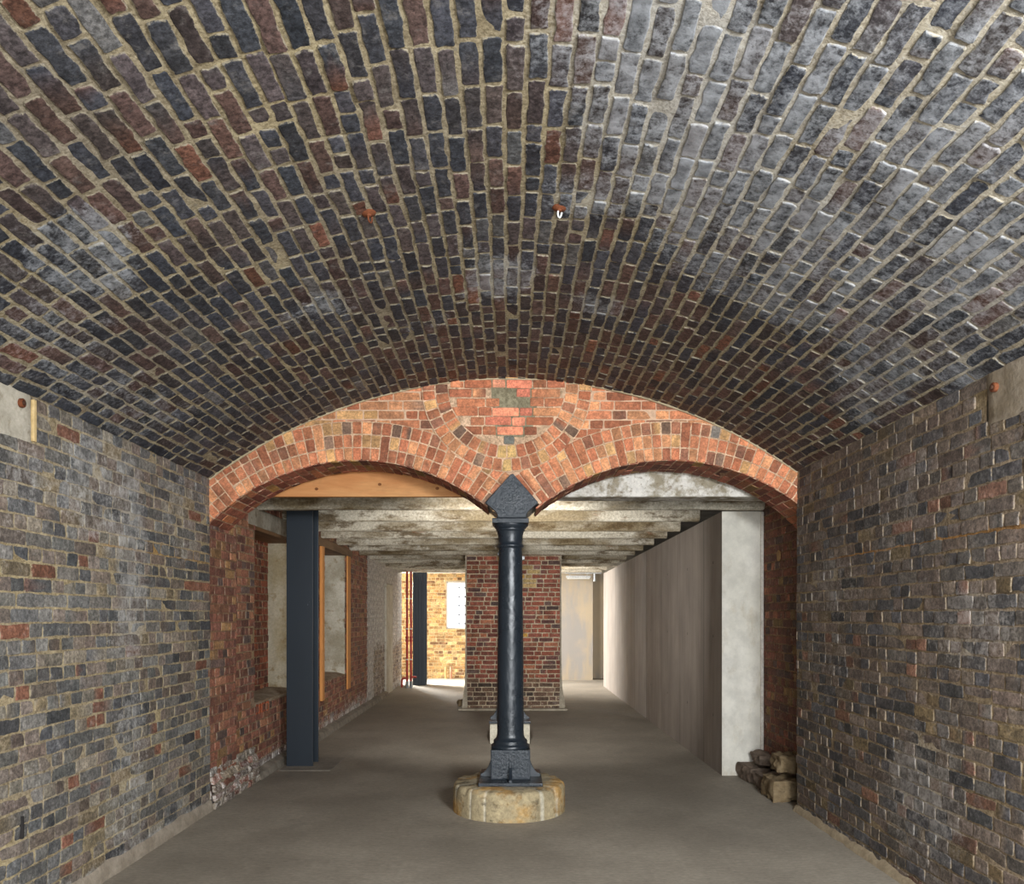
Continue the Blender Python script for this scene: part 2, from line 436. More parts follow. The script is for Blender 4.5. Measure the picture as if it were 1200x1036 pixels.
B = MB(); panel(B, wl, 1.3, YA, 0, ZL+.01, PL, None, bond='wall', joint=.0095, vk=.6, h=.0036, holes=[PATL], eff=eff_l, mfn=mo_l, jit=.0024)
wall_l = setting(B.build('wall_left', [M['side'], M['mortar']], attrs=True))
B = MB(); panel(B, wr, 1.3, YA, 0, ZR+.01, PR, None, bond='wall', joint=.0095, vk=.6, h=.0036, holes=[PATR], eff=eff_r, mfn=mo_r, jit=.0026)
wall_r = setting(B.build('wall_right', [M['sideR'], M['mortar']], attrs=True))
for nm, par, x, sg, (u0, u1, v0, v1), top, cs in (('l', wall_l, XL, 1, PATL, ZL, ((168,160,144),(188,180,164),(142,132,112))), ('r', wall_r, XR, -1, PATR, ZR, ((132,118,98),(152,140,124),(110,96,76)))):
    B = MB(); nu, nv = 60, 12; vs = []
    for j in range(nv+1):
        for i in range(nu+1):
            u = u0-.02+(u1-u0+.04)*i/nu; v = v0-.02+(top-v0+.03)*j/nv
            edge = min(i, nu-i, j)
            vs.append((x+sg*(.012*mn.noise((u*5, v*6, 2))+.004*mn.noise((u*24, v*24, 4))+(.008 if edge > 0 else -.01)), u, v))
    B.add(vs, [(j*(nu+1)+i, j*(nu+1)+i+1, (j+1)*(nu+1)+i+1, (j+1)*(nu+1)+i) for j in range(nv) for i in range(nu)])
    tag(B.build('plaster_patch', mat_mottle('old_render_'+nm, *cs, scale=5, bump=.6, bs=35), par, smooth=60), 'rough pale render patch under the vault')
    B = MB()                                             # solid wall body and the stretch behind the viewer
    B.box(min(x-sg*.02, x-sg*.42), max(x-sg*.02, x-sg*.42), -4, YA, 0, top+.1)
    B.box(min(x, x-sg*.03), max(x, x-sg*.03), -4, 1.31, 0, top+.02)
    B.build('wall_body', bpy.data.materials['plain_vault'], par)
B = MB(); B.box(XL-.002, XL+.016, 3.885, 3.91, 2.43, 2.64)
B.build('mortar_fillet', mat_mottle('sand_fillet', (190,160,108), (204,178,130), scale=8), wall_l, bevel=.004)
# ------------------------------------------------------------------ ARCADE (wall_back)
PA = [(5,(186,120,86)), (4,(172,106,76)), (3,(198,138,98)), (1.8,(152,102,78)), (1.5,(200,154,104)), (.8,(130,102,84)), (.2,(116,108,100))]
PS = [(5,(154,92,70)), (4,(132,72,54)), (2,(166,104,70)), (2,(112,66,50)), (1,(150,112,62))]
PO = [(5,(222,140,108)), (4,(214,128,102)), (2,(204,138,110)), (1.5,(228,168,126))]
MA = (220,186,156)
def intr(x, c):
    d = c[2]**2-(x-c[0])**2
    return c[1]+math.sqrt(d) if d > 0 else 0
def zlow(x):
    if x < -2.47: return 0
    if x <= -.19: return intr(max(x, -2.395), LC)
    if x < .245: return 2.455
    return intr(min(x, 2.49), RC) if x <= 2.54 else 0
xs = sorted(set([-2.85, -2.4701, -2.4699, -.1901, -.1899, .2449, .2451, 2.5399, 2.5401, 2.85]+[-2.39+4.88*i/150 for i in range(151)]))
B = MB()
for a, b in zip(xs[:-1], xs[1:]):
    za, zb = zlow(a+1e-6), zlow(b-1e-6)
    B.add([(a,YA,za),(b,YA,zb),(b,YA,3.75),(a,YA,3.75)], [(0,1,2,3)])
    B.add([(a,YB,za),(b,YB,zb),(b,YB,3.75),(a,YB,3.75)], [(3,2,1,0)])
    B.add([(a,YA,za),(b,YA,zb),(b,YB,zb),(a,YB,za)], [(3,2,1,0)])
core_m = mat_mottle('pink_mortar', (196,160,132), (214,180,150), (176,146,118), scale=6, bump=.5)
arc = setting(B.build('wall_back', core_m, fix=False))
def face_fn(y0): return lambda u, v, w: (u, y0-w, v)
UC = (-.014, 3.385)
def inzone(x, z):
    return any(math.hypot(x-c[0], z-c[1]) < c[2]+RING-.05 for c in (LC, RC)) or math.hypot(x-UC[0], z-UC[1]) < .60
B = MB(); fn = face_fn(YA-.0005)
for uc, vc, hw, hh in courses(-2.2, 2.2, 2.75, 3.50, .0745, 'flemish', .009):
    if inzone(uc, vc): continue
    if VZ+math.sqrt(max(0, VR**2-(uc-VX)**2)) < vc-.07: continue
    brick(B, fn, uc, vc, hw, hh, PA, .004, .0014, fine=False, tone=.25)
B.build('spandrel_brickwork', [M['red']], arc, attrs=True)
def polar_fn(c, y0): return lambda u, v, w: (c[0]+v*math.sin(u), y0-w, c[1]+v*math.cos(u))   # u clockwise angle from top, v radius
for c, a0, a1, side in ((LC, -1, 1, 'l'), (RC, -1, 1, 'r')):
    lo = math.atan2(-2.41-c[0], 2.29-c[1]) if side == 'l' else math.atan2(-.02-c[0], 2.25-c[1])
    hi = math.atan2(.05-c[0], 2.25-c[1]) if side == 'l' else math.atan2(2.40-c[0], 2.33-c[1])
    B = MB(); fn = polar_fn(c, YA-.010)
    # bedding behind the ring
    n = 60; vs = []
    for i in range(n+1):
        u = lo+(hi-lo)*i/n
        for v in (c[2], c[2]+RING): vs.append(fn(u, v, -.001))
        vs.append((vs[-1][0], YA+.002, vs[-1][2]))
    for i in range(n):
        u = lo+(hi-lo)*(i+.5)/n; xm = c[0]+c[2]*math.sin(u)
        x0 = vs[3*i+1][0]; x1 = vs[3*i+4][0]
        if side == 'l' and max(x0, x1) > .0: continue
        if side == 'r' and min(x0, x1) < -.0: continue
        if max(abs(vs[3*i][0]), abs(vs[3*i+3][0])) < .30 and min(vs[3*i][2], vs[3*i+3][2]) < 2.44: continue
        B.add([vs[3*i],vs[3*i+3],vs[3*i+4],vs[3*i+1]], [(0,1,2,3)], 1, col=lin(MA), edge=1.)
        B.add([vs[3*i+1],vs[3*i+4],vs[3*i+5],vs[3*i+2]], [(0,1,2,3)], 1, col=lin(MA), edge=1.)
    ng = int((hi-lo)*(c[2]+.16)/.0745)
    rows = [(0,.103), (.104,.208), (.209,.312)]
    for k in range(ng):
        u = lo+(hi-lo)*(k+.5)/ng; hwid = (hi-lo)/ng/2-.0045/(c[2]+.15)
        pat = rows if R.random() > .13 else ([(0,.103), (.104,.312)] if R.random() < .6 else [(0,.208), (.209,.312)])
        if abs(c[0]+(c[2]+.15)*math.sin(u)) < .62 and R.random() < .75: pat = [(0,.103), (.104,.312)] if k % 3 else [(0,.208), (.209,.312)]
        for r0, r1 in pat:
            rm = c[2]+(r0+r1)/2
            x = c[0]+rm*math.sin(u)
            if side == 'l' and x > -.005: continue
            if side == 'r' and x < .005: continue
            zz = c[1]+rm*math.cos(u)
            if zz < 2.63-abs(x-.01)*1.07 or (zz < 2.47 and abs(x) < .26): continue
            # work in local metric so jitter stays in metres
            def lf(a, b, w, c=c, rm=rm, u=u): return fn(u+a/rm, rm+b, w)
            brick(B, lf, 0, 0, hwid*rm, (r1-r0)/2-.0042, PA, .0045, .0013, fine=False, tone=.2)
    B.build('arch_ring', [M['red'], M['mortar']], arc, attrs=True)
    B = MB()
    def sf(u, v, w, c=c): return (c[0]+(c[2]-w)*math.sin(u/c[2]), v, c[1]+(c[2]-w)*math.cos(u/c[2]))
    ulo, uhi = lo*c[2], hi*c[2]
    if side == 'l': uhi = math.atan2(-.17-c[0], 2.42-c[1])*c[2]
    else: ulo = math.atan2(.22-c[0], 2.41-c[1])*c[2]; uhi = math.atan2(2.485-c[0], 2.29-c[1])*c[2]
    def sw(a, b, w): return sf(b, a, w)
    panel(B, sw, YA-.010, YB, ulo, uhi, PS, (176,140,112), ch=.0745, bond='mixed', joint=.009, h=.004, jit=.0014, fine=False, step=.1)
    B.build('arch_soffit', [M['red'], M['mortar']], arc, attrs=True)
# blocked round opening with its two header rings
B = MB(); fn = polar_fn(UC, YA-.018)
vs = [(UC[0], YA-.017, UC[1])]; n = 48
for i in range(n+1):
    a = PI*.44+PI*1.12*i/n; p = fn(a, .680, -.001); vs.append(p)
fs = [(0, i+1, i+2) for i in range(n)]
B.add(vs, fs, 1, col=lin(MA), edge=1.)
for i in range(n):
    p, q = vs[i+1], vs[i+2]
    B.add([p, q, (q[0], YA-.002, q[2]), (p[0], YA-.002, p[2])], [(0,1,2,3)], 1, col=lin(MA), edge=1.)
for r0, r1 in ((.468,.572), (.574,.676)):
    ng = int(PI*1.12*(r0+r1)/2/.0745)
    for k in range(ng):
        u = PI*.44+PI*1.12*(k+.5)/ng; rm = (r0+r1)/2
        def lf(a, b, w, rm=rm, u=u): return fn(u+a/rm, rm+b, w)
        colr = lin((200,164,108)) if abs(u-PI) < .12 else None
        brick(B, lf, 0, 0, PI*1.12/ng*rm/2-.0045, (r1-r0)/2-.004, PA, .0045, .0013, fine=False, tone=.2, col=colr)
ff = face_fn(YA-.018)
PATCH = [(-.13,3.46),(-.12,3.30),(-.10,3.1),(-.09,2.99),(.10,2.98),(.16,3.05),(.19,3.2),(.2,3.33),(.14,3.42),(.13,3.46)]
def inpoly(x, z, P):
    c = False
    for i in range(len(P)):
        x1, z1 = P[i]; x2, z2 = P[i-1]
        if (z1 > z) != (z2 > z) and x < (x2-x1)*(z-z1)/(z2-z1)+x1: c = not c
    return c
for uc, vc, hw, hh in courses(-.46, .46, 2.92, 3.52, .0745, 'flemish', .009):
    r = math.hypot(uc-UC[0], vc-UC[1])
    if r > .47: continue
    if abs(uc-.004) < .10 and abs(vc-2.957) < .04: continue
    if (uc-.02)**2+(vc-3.33)**2 < .009 or (uc-.1)**2+(vc-3.02)**2 < .003: continue
    cl = []
    if r > .2:
        nx, nz = (uc-UC[0])/r, (vc-UC[1])/r
        cl.append((nx, nz, nx*UC[0]+nz*UC[1]+.462))
    brick(B, ff, uc, vc, hw, hh, PO if inpoly(uc, vc, PATCH) else PA, .0075, .0014, fine=False, tone=.2, clips=cl)
# grey cement round the newer bricks and the slate keystone
cem = [(x*1.16+.004, z) for x, z in PATCH]
B.prism(cem, YA-.0189, YA-.0175, 'y', 1, col=lin((150,142,118)), edge=1.)
brick(B, ff, .004, 2.957, .042, .032, [(1,(104,104,98))], .013, .001, tone=0)
B.build('blocked_roundel', [M['red'], M['mortar']], arc, attrs=True)
# thin mortar fillet where the vault meets the arcade
B = MB(); pts = []
for i in range(61):
    s = SL*i/60; a = A0-s/VR; pts.append((VX+(VR-.004)*math.cos(a), YA-.015, VZ+(VR-.004)*math.sin(a)+.004*mn.noise((s*4, 0, 0))))
B.tube(pts, .011, 6)
B.build('mortar_fillet', mat_mottle('vault_fillet', (168,152,122), (186,172,142), scale=8), arc, smooth=60)
# ------------------------------------------------------------------ ARCADE RESPONDS AND REAR LEFT WALL
PRed = [(5,(146,97,78)), (4,(134,88,73)), (3,(160,112,86)), (2,(118,80,68)), (1,(162,124,84)), (1,(110,90,82))]
PRe2 = [(5,(150,86,62)), (4,(136,76,58)), (2,(160,104,76)), (2,(116,74,60))]
def eff_base(top): return lambda u, v: max(.08, .75*smooth(v, top+.12*mn.noise((u*2.3, v, 1)), .02))
def yz(x): return lambda u, v, w: (x+w+.004*mn.noise((u*2, v*2, 6)), u, v)
def mr(u, v):
    k = mn.noise((u*2, v*2, 3)); return lin((168+14*k, 142+12*k, 114))
XP = -2.398; XW = -2.442
B = MB()
panel(B, yz(XP), YA, 6.83, 0, 2.33, PRed, None, bond='english', joint=.0085, eff=eff_base(.34), mfn=lambda u, v: lin((150,118,94)), jit=.0022)
panel(B, lambda u, v, w: (u, 6.83+w, v), XW-.05, XP, 0, 2.5, PRed, None, mfn=mr, bricks=False)
pier_l = setting(B.build('wall_left_respond', [M['rear'], M['mortar']], attrs=True))
PGr = [(3,(138,120,104)), (2,(124,106,92)), (2,(156,140,122)), (1,(110,88,76))]
REC1 = (7.46, 8.87, .72, 2.42); REC2 = (10.10, 11.60, .69, 2.46)
YE = 17.7
def eff_rl(u, v):
    e = max(.10, .8*smooth(v, .42+.2*mn.noise((u*1.2, v, 1)), .05))
    ww = smooth(u, 13.95, 14.05)
    low = .95*smooth(v, .55+.5*mn.noise((u*1.0, 4, 1)), 1.4)
    return max(e, 1.7*smooth(u, 13.35, 13.45)*(1-ww), ww*max(1.7*low, .55))
def mo_rl(u, v): return lin((190,176,156)) if u > 13.4 else mr(u, v)
B = MB()
panel(B, yz(XW), 6.83, YE, 0, 2.75, PRed, None, bond='english', holes=[REC1, REC2], eff=eff_rl, mfn=mo_rl, palfn=lambda u, v: PGr if u > 13.9 else PRed, jit=.0025, fine=False, step=.1)
panel(B, lambda u, v, w: (u, YE+w, v), XW-.4, XW, 0, 2.75, PRed, None, bricks=False, mfn=mo_rl, eff=lambda u, v: 1.)
rl = setting(B.build('wall_left_rear', [M['rear'], M['mortar']], attrs=True))
plaster1 = mat_mottle('damp_plaster', (176,160,126), (206,196,172), (150,122,78), scale=2.4, bump=.25)
plaster2 = mat_mottle('stained_plaster', (150,142,122), (192,186,170), (128,108,72), scale=2.6, bump=.3)
for (y0, y1, z0, z1), pm in ((REC1, plaster1), (REC2, plaster2)):
    xb = XW-.31
    B = MB()
    panel(B, lambda u, v, w: (xb+w, u, v), y0, y1, z0, z1, PRe2, None, mfn=mr, eff=lambda u, v: .15, fine=False)
    B.build('recess_brickwork', [M['rear'], M['mortar']], rl, attrs=True)
    B = MB(); B.box(xb, XW-.005, y1, y1+.05, z0, z1); B.build('plastered_reveal', pm, rl)
    B = MB(); B.box(xb, XW-.005, y0-.05, y0, z0, z1); B.build('plastered_reveal', pm, rl)
    B = MB()
    n = 24; vs = []
    for i in range(n+1):
        y = y0+(y1-y0)*i/n
        for j, (x, z) in enumerate(((xb, z0+.03), (XW-.12, z0+.02), (XW+.004, z0-.01), (XW+.004, z0-.03))):
            vs.append((x+(.008*mn.noise((y*9, j, 0)) if j > 1 else 0), y, z+.018*mn.noise((y*6, j*2.3, 1))))
    B.add(vs, [(i*4+j, (i+1)*4+j, (i+1)*4+j+1, i*4+j+1) for i in range(n) for j in range(3)])
    B.build('rough_sill', mat_mottle('sill_rubble', (140,118,96), (176,160,138), (104,78,60), scale=7, bump=.6), rl, smooth=50)
    B = MB(); B.box(xb, XW-.06, y0, y1, z1+.006, z1+.03); B.build('recess_head', pm, rl)
B = MB()                                                 # row of orange bricks on edge at the first sill
for i in range(5):
    y = 7.50+i*.082
    B.box(XW-.05, XW+.008, y, y+.062, .60, .70, col=pick([(1,(178,92,58))]), edge=.2)
B.build('sill_bricks', [M['rear']], rl, attrs=True, bevel=.006)
# render skirt and broken footing along the foot of the rear left wall
B = MB()
def skirt(y0, y1, x, depth, hgt, n, seed):
    vs = []
    for i in range(n+1):
        y = y0+(y1-y0)*i/n
        top = hgt*(1+.25*mn.noise((y*3.1, 2, seed))+.10*mn.noise((y*13, 5, seed)))
        for j in range(9):
            t = j/8; z = top*t; dx = depth*(1-.25*t) if j < 7 else (depth*.5 if j == 7 else -.012)
            k = mn.noise((y*8, z*11, seed)); k2 = mn.noise((y*22, z*26, seed+4))
            vs.append((x+dx+(.022*k+.012*k2)*min(1, t*5)*min(1, hgt*6)*(j < 8), y, z))
    return vs, [(i*9+j, (i+1)*9+j, (i+1)*9+j+1, i*9+j+1) for i in range(n) for j in range(8)]
rub = mat_mottle('rubble_footing', (128,112,96), (164,148,128), (112,72,56), scale=9, bump=.9, bs=30, bd=.015)
PF = [(3,(140,120,102)), (2,(150,92,72)), (2,(120,104,92)), (2,(160,146,128)), (1,(110,72,60))]
def rough_fn(u, v, w):
    top = .27+.07*mn.noise((u*4, 1, 1))
    d = .045*(1-smooth(v, top*.6, top*1.1))+.018*mn.noise((u*9, v*12, 2))+.012*mn.noise((u*24, v*30, 5))
    return (XP-.004+d+w, u, v)
panel(B, rough_fn, YA+.01, 7.33, 0, .33, PF, None, ch=.07, bond='flemish', joint=.016, eff=lambda u, v: .55-.9*blob(u, v, 6.55, .2, .16, .06), mfn=lambda u, v: lin((150,136,118)), h=.012, jit=.008, step=.04)
B.build('broken_footing', [M['rear'], M['mortar']], pier_l, attrs=True)
B = MB(); B.add(*skirt(7.33, 15.2, XW, .10, .09, 220, 9)); B.build('screed_upstand', mat_mottle('screed_edge', (118,110,98), (146,136,122), scale=6, bump=.5), rl, smooth=50)
B = MB(); B.box(XW-.005, XW+.045, 15.25, 16.1, 0, 2.2); B.build('rendered_band', mat_mottle('pale_render', (178,170,152), (200,194,180), (150,134,104), scale=3), rl, bevel=.02)
# right respond
def eff_rr(u, v): return max(.05, .7*smooth(v, .32+.1*mn.noise((u*3, v, 1)), .05))
PRr = [(5,(120,72,54)), (4,(104,66,52)), (2,(136,86,62)), (2,(92,68,58)), (1,(132,104,62))]
B = MB(); panel(B, lambda u, v, w: (2.49-w+.004*mn.noise((u*2, v*2, 6)), u, v), YA, 7.62, 0, 2.75, PRr, None, mfn=lambda u, v: lin((146,116,88)), eff=eff_rr, jit=.0025)
rr = setting(B.build('wall_right_respond', [M['rear'], M['mortar']], attrs=True))
B = MB(); B.box(2.50, 2.9, YA, 7.75, 0, 2.75); B.build('wall_body', bpy.data.materials['plain_vault'], rr)
B = MB(); B.box(-2.9, XW-.33, YA, YE, 0, 2.9); B.build('wall_body', bpy.data.materials['plain_vault'], rl)
# ------------------------------------------------------------------ CONCRETE PARTITION (wall_right_rear)
def mat_shutter():
    t = NT('shuttered_concrete')
    v = t.map((1, 1, .12)); n1 = t.noise(1.6, 5, .6); n2 = t.noise(5, 5, .65, v); n3 = t.noise(60, 4, .7)
    y = t.sep(t.co, 1)
    c = t.mix(t.ramp(n1, .25, .75), lin((148,139,130)), lin((164,154,144)))
    c = t.mix(1., c, t.mix(t.ramp(n2, .3, .7), (.84,.84,.84), (1.1,1.1,1.1)), 'MULTIPLY')
    g = t.math('ABSOLUTE', t.math('SUBTRACT', t.math('FRACT', t.math('DIVIDE', t.math('SUBTRACT', y, 8.28), 1.165)), .5))
    ln = t.ramp(g, .482, .488)
    c = t.mix(t.math('MULTIPLY', ln, .4), c, lin((88,82,77)))
    return t.out(c, .7, t.bump(t.math('SUBTRACT', t.math('MULTIPLY', n3, .4), t.math('MULTIPLY', ln, .8)), .3, .004), spec=.3)
B = MB()
vs = [(2.08,7.57,0),(2.475,7.57,0),(2.475,17.2,0),(2.105,17.2,0),(2.08,7.57,2.575),(2.475,7.57,2.575),(2.475,17.2,2.50),(2.105,17.2,2.50)]
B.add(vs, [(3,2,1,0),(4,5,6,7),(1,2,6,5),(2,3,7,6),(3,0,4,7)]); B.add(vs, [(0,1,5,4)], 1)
lit_end = mat_mottle('concrete_end_lit', (204,199,186), (218,213,202), (190,180,160), scale=2.2, stretch=(1,1,.4), bump=.1, rough=.7, bs=6)  # same concrete, paler: the front light on the end face is painted in
par = setting(B.build('wall_right_rear', [mat_shutter(), lit_end]))
B = MB()
for y in (7.9, 9.05, 10.2, 11.4):
    for z in (.55, 1.35, 2.1):
        x = 2.08+(y-7.57)*.0026
        B.prism([(y+.016*math.cos(a*PI/6), z+.016*math.sin(a*PI/6)) for a in range(12)], x-.0006, x+.004, 'x')
B.build('tie_holes', mat_mottle('tie_hole', (112,106,100), (126,120,112)), par)
B = MB(); B.box(2.08+.02, 2.10, 7.6, 17.1, 2.50, 2.60)
# render strip between partition and brick respond
B = MB(); B.box(2.452, 2.482, 7.545, 7.575, .22, 2.57); B.build('plaster_edge', mat_mottle('white_edge', (206,198,186), (222,216,206), scale=7), par, bevel=.006)
# ------------------------------------------------------------------ REAR CEILING, PIER, FAR ROOM
B = MB(); B.box(-2.9, 5.5, 7.01, 17.6, 2.775, 2.95)
setting(B.build('ceiling_rear', mat_mottle('dark_slab', (96,90,78), (122,114,100), (70,62,50), scale=4, bump=.5)))
B = MB(); B.box(-7, 5.5, 18.2, 18.26, 2.56, 2.70)
setting(B.build('trim_1', mat_mottle('white_cornice', (206,198,184), (222,216,204), scale=2)))
B = MB(); B.box(-7, 7, 17.6, 19.6, 2.70, 2.95)
setting(B.build('ceiling_far', mat_mottle('white_ceiling', (206,198,184), (222,216,204), scale=2)))
PP = [(5,(146,86,68)), (4,(130,78,64)), (2,(114,78,70)), (1.5,(158,102,76)), (.2,(190,146,74)), (1.2,(94,74,68))]
PPd = [(3,(112,88,72)), (3,(96,76,64)), (2,(124,98,80)), (1,(80,68,60))]
PPy = [(1,(188,160,108)), (1,(174,146,100))]
def pal_p(u, v):
    if v < .40+.12*R.random(): return PPd
    if .16 < u < .46 and 2.0 < v < 2.42 and mn.noise((u*5, v*7, 0)) > -.1: return PPy
    return PP
def eff_p(u, v):
    e = .6*smooth(v, .42+.1*mn.noise((u*3, v, 1)), .2)*.5
    return max(.03, e)
B = MB()
panel(B, lambda u, v, w: (u, 12.86-w, v), -.69, .85, 0, 2.775, PP, (196,180,156), ch=.0757, bond='flemish', eff=eff_p, fine=False, joint=.014, jit=.002, tone=.2, palfn=pal_p)
panel(B, lambda u, v, w: (-.69-w, u, v), 12.86, 13.44, 0, 2.775, PP, (196,180,156), fine=False, eff=eff_p)
panel(B, lambda u, v, w: (.85+w, u, v), 12.86, 13.44, 0, 2.775, PP, (196,180,156), fine=False, eff=lambda u, v: .1)
pr = setting(B.build('wall_pier', [M['rear'], M['mortar']], attrs=True))
pc = mat_mottle('cement_edge', (150,140,122), (178,168,150), (112,104,84), scale=5, bump=.5)
for sx in (-1, 1):
    B = MB(); nseg = 40; vs = []
    x = -.70 if sx < 0 else .86
    for i in range(nseg+1):
        z = 2.77*i/nseg; wv = .016+.010*mn.noise((z*4, sx, 0))+.035*smooth(z, .7, 0)
        vs += [(x-wv*(1 if sx < 0 else .4)-(.02*smooth(z, .5, 0) if sx < 0 else 0), 12.84, z), (x+wv*(.4 if sx < 0 else 1)+(.02*smooth(z, .5, 0) if sx > 0 else 0), 12.84, z),
               (x+wv*(.4 if sx < 0 else 1), 12.95, z), (x-wv*(1 if sx < 0 else .4), 12.95, z)]
    B.add(vs, [(i*4+j, i*4+(j+1) % 4, i*4+4+(j+1) % 4, i*4+4+j) for i in range(nseg) for j in range(4)])
    B.build('cement_edge', pc, pr)
B = MB(); B.box(-.83, .97, 12.72, 13.5, 0, .035); B.build('pier_footing', pc, pr, bevel=.012)
B = MB(); B.box(-.66, .82, 12.89, 13.42, 0, 2.77); B.build('pier_body', pc, pr)
# far wall of yellow stock brick, with the glass-block window
PY = [(5,(194,160,106)), (4,(178,140,90)), (2,(206,176,126)), (2,(156,120,78)), (1,(132,100,70))]
YF = 19.4; WIN = (-1.56, -.55, 1.235, 2.42)
B = MB()
panel(B, lambda u, v, w: (u, YF-w, v), -4.6, .6, 0, 2.75, PY, (214,196,158), fine=False, holes=[WIN], bond='english', step=.15,
      eff=lambda u, v: .1+.3*(1-smooth(v, .3, .5))*0)
far = setting(B.build('wall_far', [M['rear'], M['mortar']], attrs=True))
B = MB(); B.box(-7, .6, YF+.2, YF+.5, 0, 1.0); B.box(-7, -4.6, YF, YF+.1, 0, 2.75); B.build('wall_body', bpy.data.materials['plain_vault'], far)
def mat_beige():
    t = NT('skim_plaster'); v = t.map((1, 1, .18)); n = t.noise(3, 5, .6, v); n2 = t.noise(1.2, 4, .6)
    c = t.mix(t.ramp(n, .45, .62), lin((196,180,156)), lin((176,170,164)))
    c = t.mix(t.ramp(n2, .4, .7), c, lin((204,186,158)))
    return t.out(c, .85)
B = MB(); B.box(.6, 2.05, YF-.5, YF+.1, 0, 2.75); B.box(2.05, 6, YF, YF+.1, 0, 2.75)
setting(B.build('wall_far_plastered', mat_beige()))
# window
w = thing('window_1', None, None, (0, 0, 0)); setting(w)
fm = mat_mottle('window_frame_white', (214,208,200), (226,222,216), scale=4)
B = MB(); u0, u1, v0, v1 = WIN
B.box(u0, u0+.04, YF+.02, YF+.14, v0, v1); B.box(u1-.04, u1, YF+.02, YF+.14, v0, v1)
B.box(u0, u1, YF+.02, YF+.14, v0, v0+.04); B.box(u0, u1, YF+.02, YF+.14, v1-.04, v1)
B.build('frame', fm, w, bevel=.004)
t = NT('bright_window_glass'); t.out((.45,.46,.48), .4)
t.bsdf.inputs['Emission Color'].default_value = (.93,.96,1,1); t.bsdf.inputs['Emission Strength'].default_value = 1.3
gm = t.mat
B = MB(); B.box(u0+.04, u1-.04, YF+.07, YF+.09, v0+.04, v1-.04); B.build('glass', gm, w)
B = MB()
for i in range(4):
    for j in range(5):
        x = u0+.32+i*.15; z = v0+.13+j*.225
        B.box(x-.02, x+.02, YF+.055, YF+.071, z-.02, z+.02)
B.build('glass_fixings', mat_mottle('grey_fixing', (62,62,70), (80,80,88)), w)
# ------------------------------------------------------------------ CEILING BEAMS
def mat_beam():
    t = NT('stained_concrete_beam'); t.co = t.n.new('ShaderNodeNewGeometry').outputs['Position']
    v = t.map((.35, 1, 1)); n1 = t.noise(2.2, 6, .65, v); n2 = t.noise(7, 5, .7, v); n3 = t.noise(45, 5, .75); n4 = t.noise(3.4, 5, .7)
    x = t.sep(t.co, 0)
    c = t.mix(t.ramp(n1, .38, .58), lin((138,124,98)), lin((206,199,182)))
    c = t.mix(t.math('MULTIPLY', t.ramp(n2, .50, .64), .85), c, lin((96,78,52)))
    c = t.mix(t.math('MULTIPLY', t.ramp(n4, .60, .72), .7), c, lin((222,218,206)))
    c = t.mix(t.math('MULTIPLY', t.ramp(t.noise(5, 4, .6, t.map((.5, 1, 1), loc=(3, 3, 3))), .64, .74), .6), c, lin((150,92,56)))
    c = t.mix(1., c, t.mix(t.ramp(n3, .3, .7), (.6,.58,.55), (1.18,1.18,1.18)), 'MULTIPLY')
    return t.out(c, .9, t.bump(t.math('ADD', n3, t.math('MULTIPLY', n2, .7)), .6, .01), spec=.2)
bmat = mat_beam()
BY = [7.50, 8.36, 9.30, 10.08, 11.0, 11.88, 12.66, 13.56, 14.45, 15.35, 16.25, 17.15]
BL = ['first pale concrete ceiling beam, nearest the brick arches and just in front of the dark steel post',
      'second concrete ceiling beam from the brick arches, just behind the dark steel post',
      'third concrete ceiling beam from the brick arches', 'fourth concrete ceiling beam from the brick arches',
      'fifth concrete ceiling beam counting back from the brick arches', 'sixth concrete ceiling beam counting back from the brick arches',
      'seventh concrete ceiling beam, directly in front of the red brick pier', 'eighth concrete ceiling beam, directly behind the red brick pier',
      'ninth concrete ceiling beam, second one behind the red brick pier', 'tenth concrete ceiling beam, third one behind the red brick pier',
      'eleventh concrete ceiling beam, last but one before the bright far room', 'farthest concrete ceiling beam, last before the bright far room']
for k, (y, lb) in enumerate(zip(BY, BL)):
    zb = 2.585-.0062*(y-7.5); x1 = 2.475 if k == 0 else 2.06; x0 = XW+.004
    prof = [(.0, 2.775-zb), (.0, .045), (.006, .022), (.02, .007), (.035, 0), (.07, 0), (.085, .012), (.09, .04), (.09, 2.775-zb)]
    n = 60; vs = []
    for i in range(n+1):
        x = x0+(x1-x0)*i/n
        for j, (dy, dz) in enumerate(prof):
            kk = .006*mn.noise((x*3, j*.9, k*3.3)) if 0 < j < 8 else 0
            vs.append((x, y+dy+kk, zb+dz+kk))
    m = len(prof)
    fs = [(i*m+j, (i+1)*m+j, (i+1)*m+(j+1) % m, i*m+(j+1) % m) for i in range(n) for j in range(m)]
    fs += [tuple(range(m)), tuple(range(n*m, n*m+m))[::-1]]
    B = MB(); B.add([(p[0]-0, p[1]-y, p[2]-zb) for p in vs], fs)
    o = B.build('concrete_beam', bmat, smooth=45); o.location = (0, y, zb)
    tag(o, lb, 'beam', 'concrete ceiling beams over the rear room')
B = MB(); B.box(-2.385, -.02, 6.75, 6.80, 2.593, 2.93)
fas = tag(B.build('timber_board', mat_wood('new_softwood', (190,128,76), (212,158,102), 'x', 7), bevel=.004), 'orange softwood board closing the top of the left brick arch', 'board')
kn = mat_mottle('knot_brown', (110,66,36), (140,90,52), scale=30)
for x, z in ((-1.67, 2.66), (-1.12, 2.70), (-.62, 2.665)):
    B = MB(); B.prism([(x+.016*math.cos(a*PI/7), z+.013*math.sin(a*PI/7)) for a in range(14)], 6.749, 6.752, 'y'); B.build('knot', kn, fas)
B = MB(); n = 70; vs = []
for i in range(n+1):
    x = .06+2.42*i/n
    for j in range(9):
        z = 2.595+.335*j/8
        vs.append((x, 6.75+.012*mn.noise((x*5, z*9, 0))+.006*mn.noise((x*16, z*16, 3)), z))
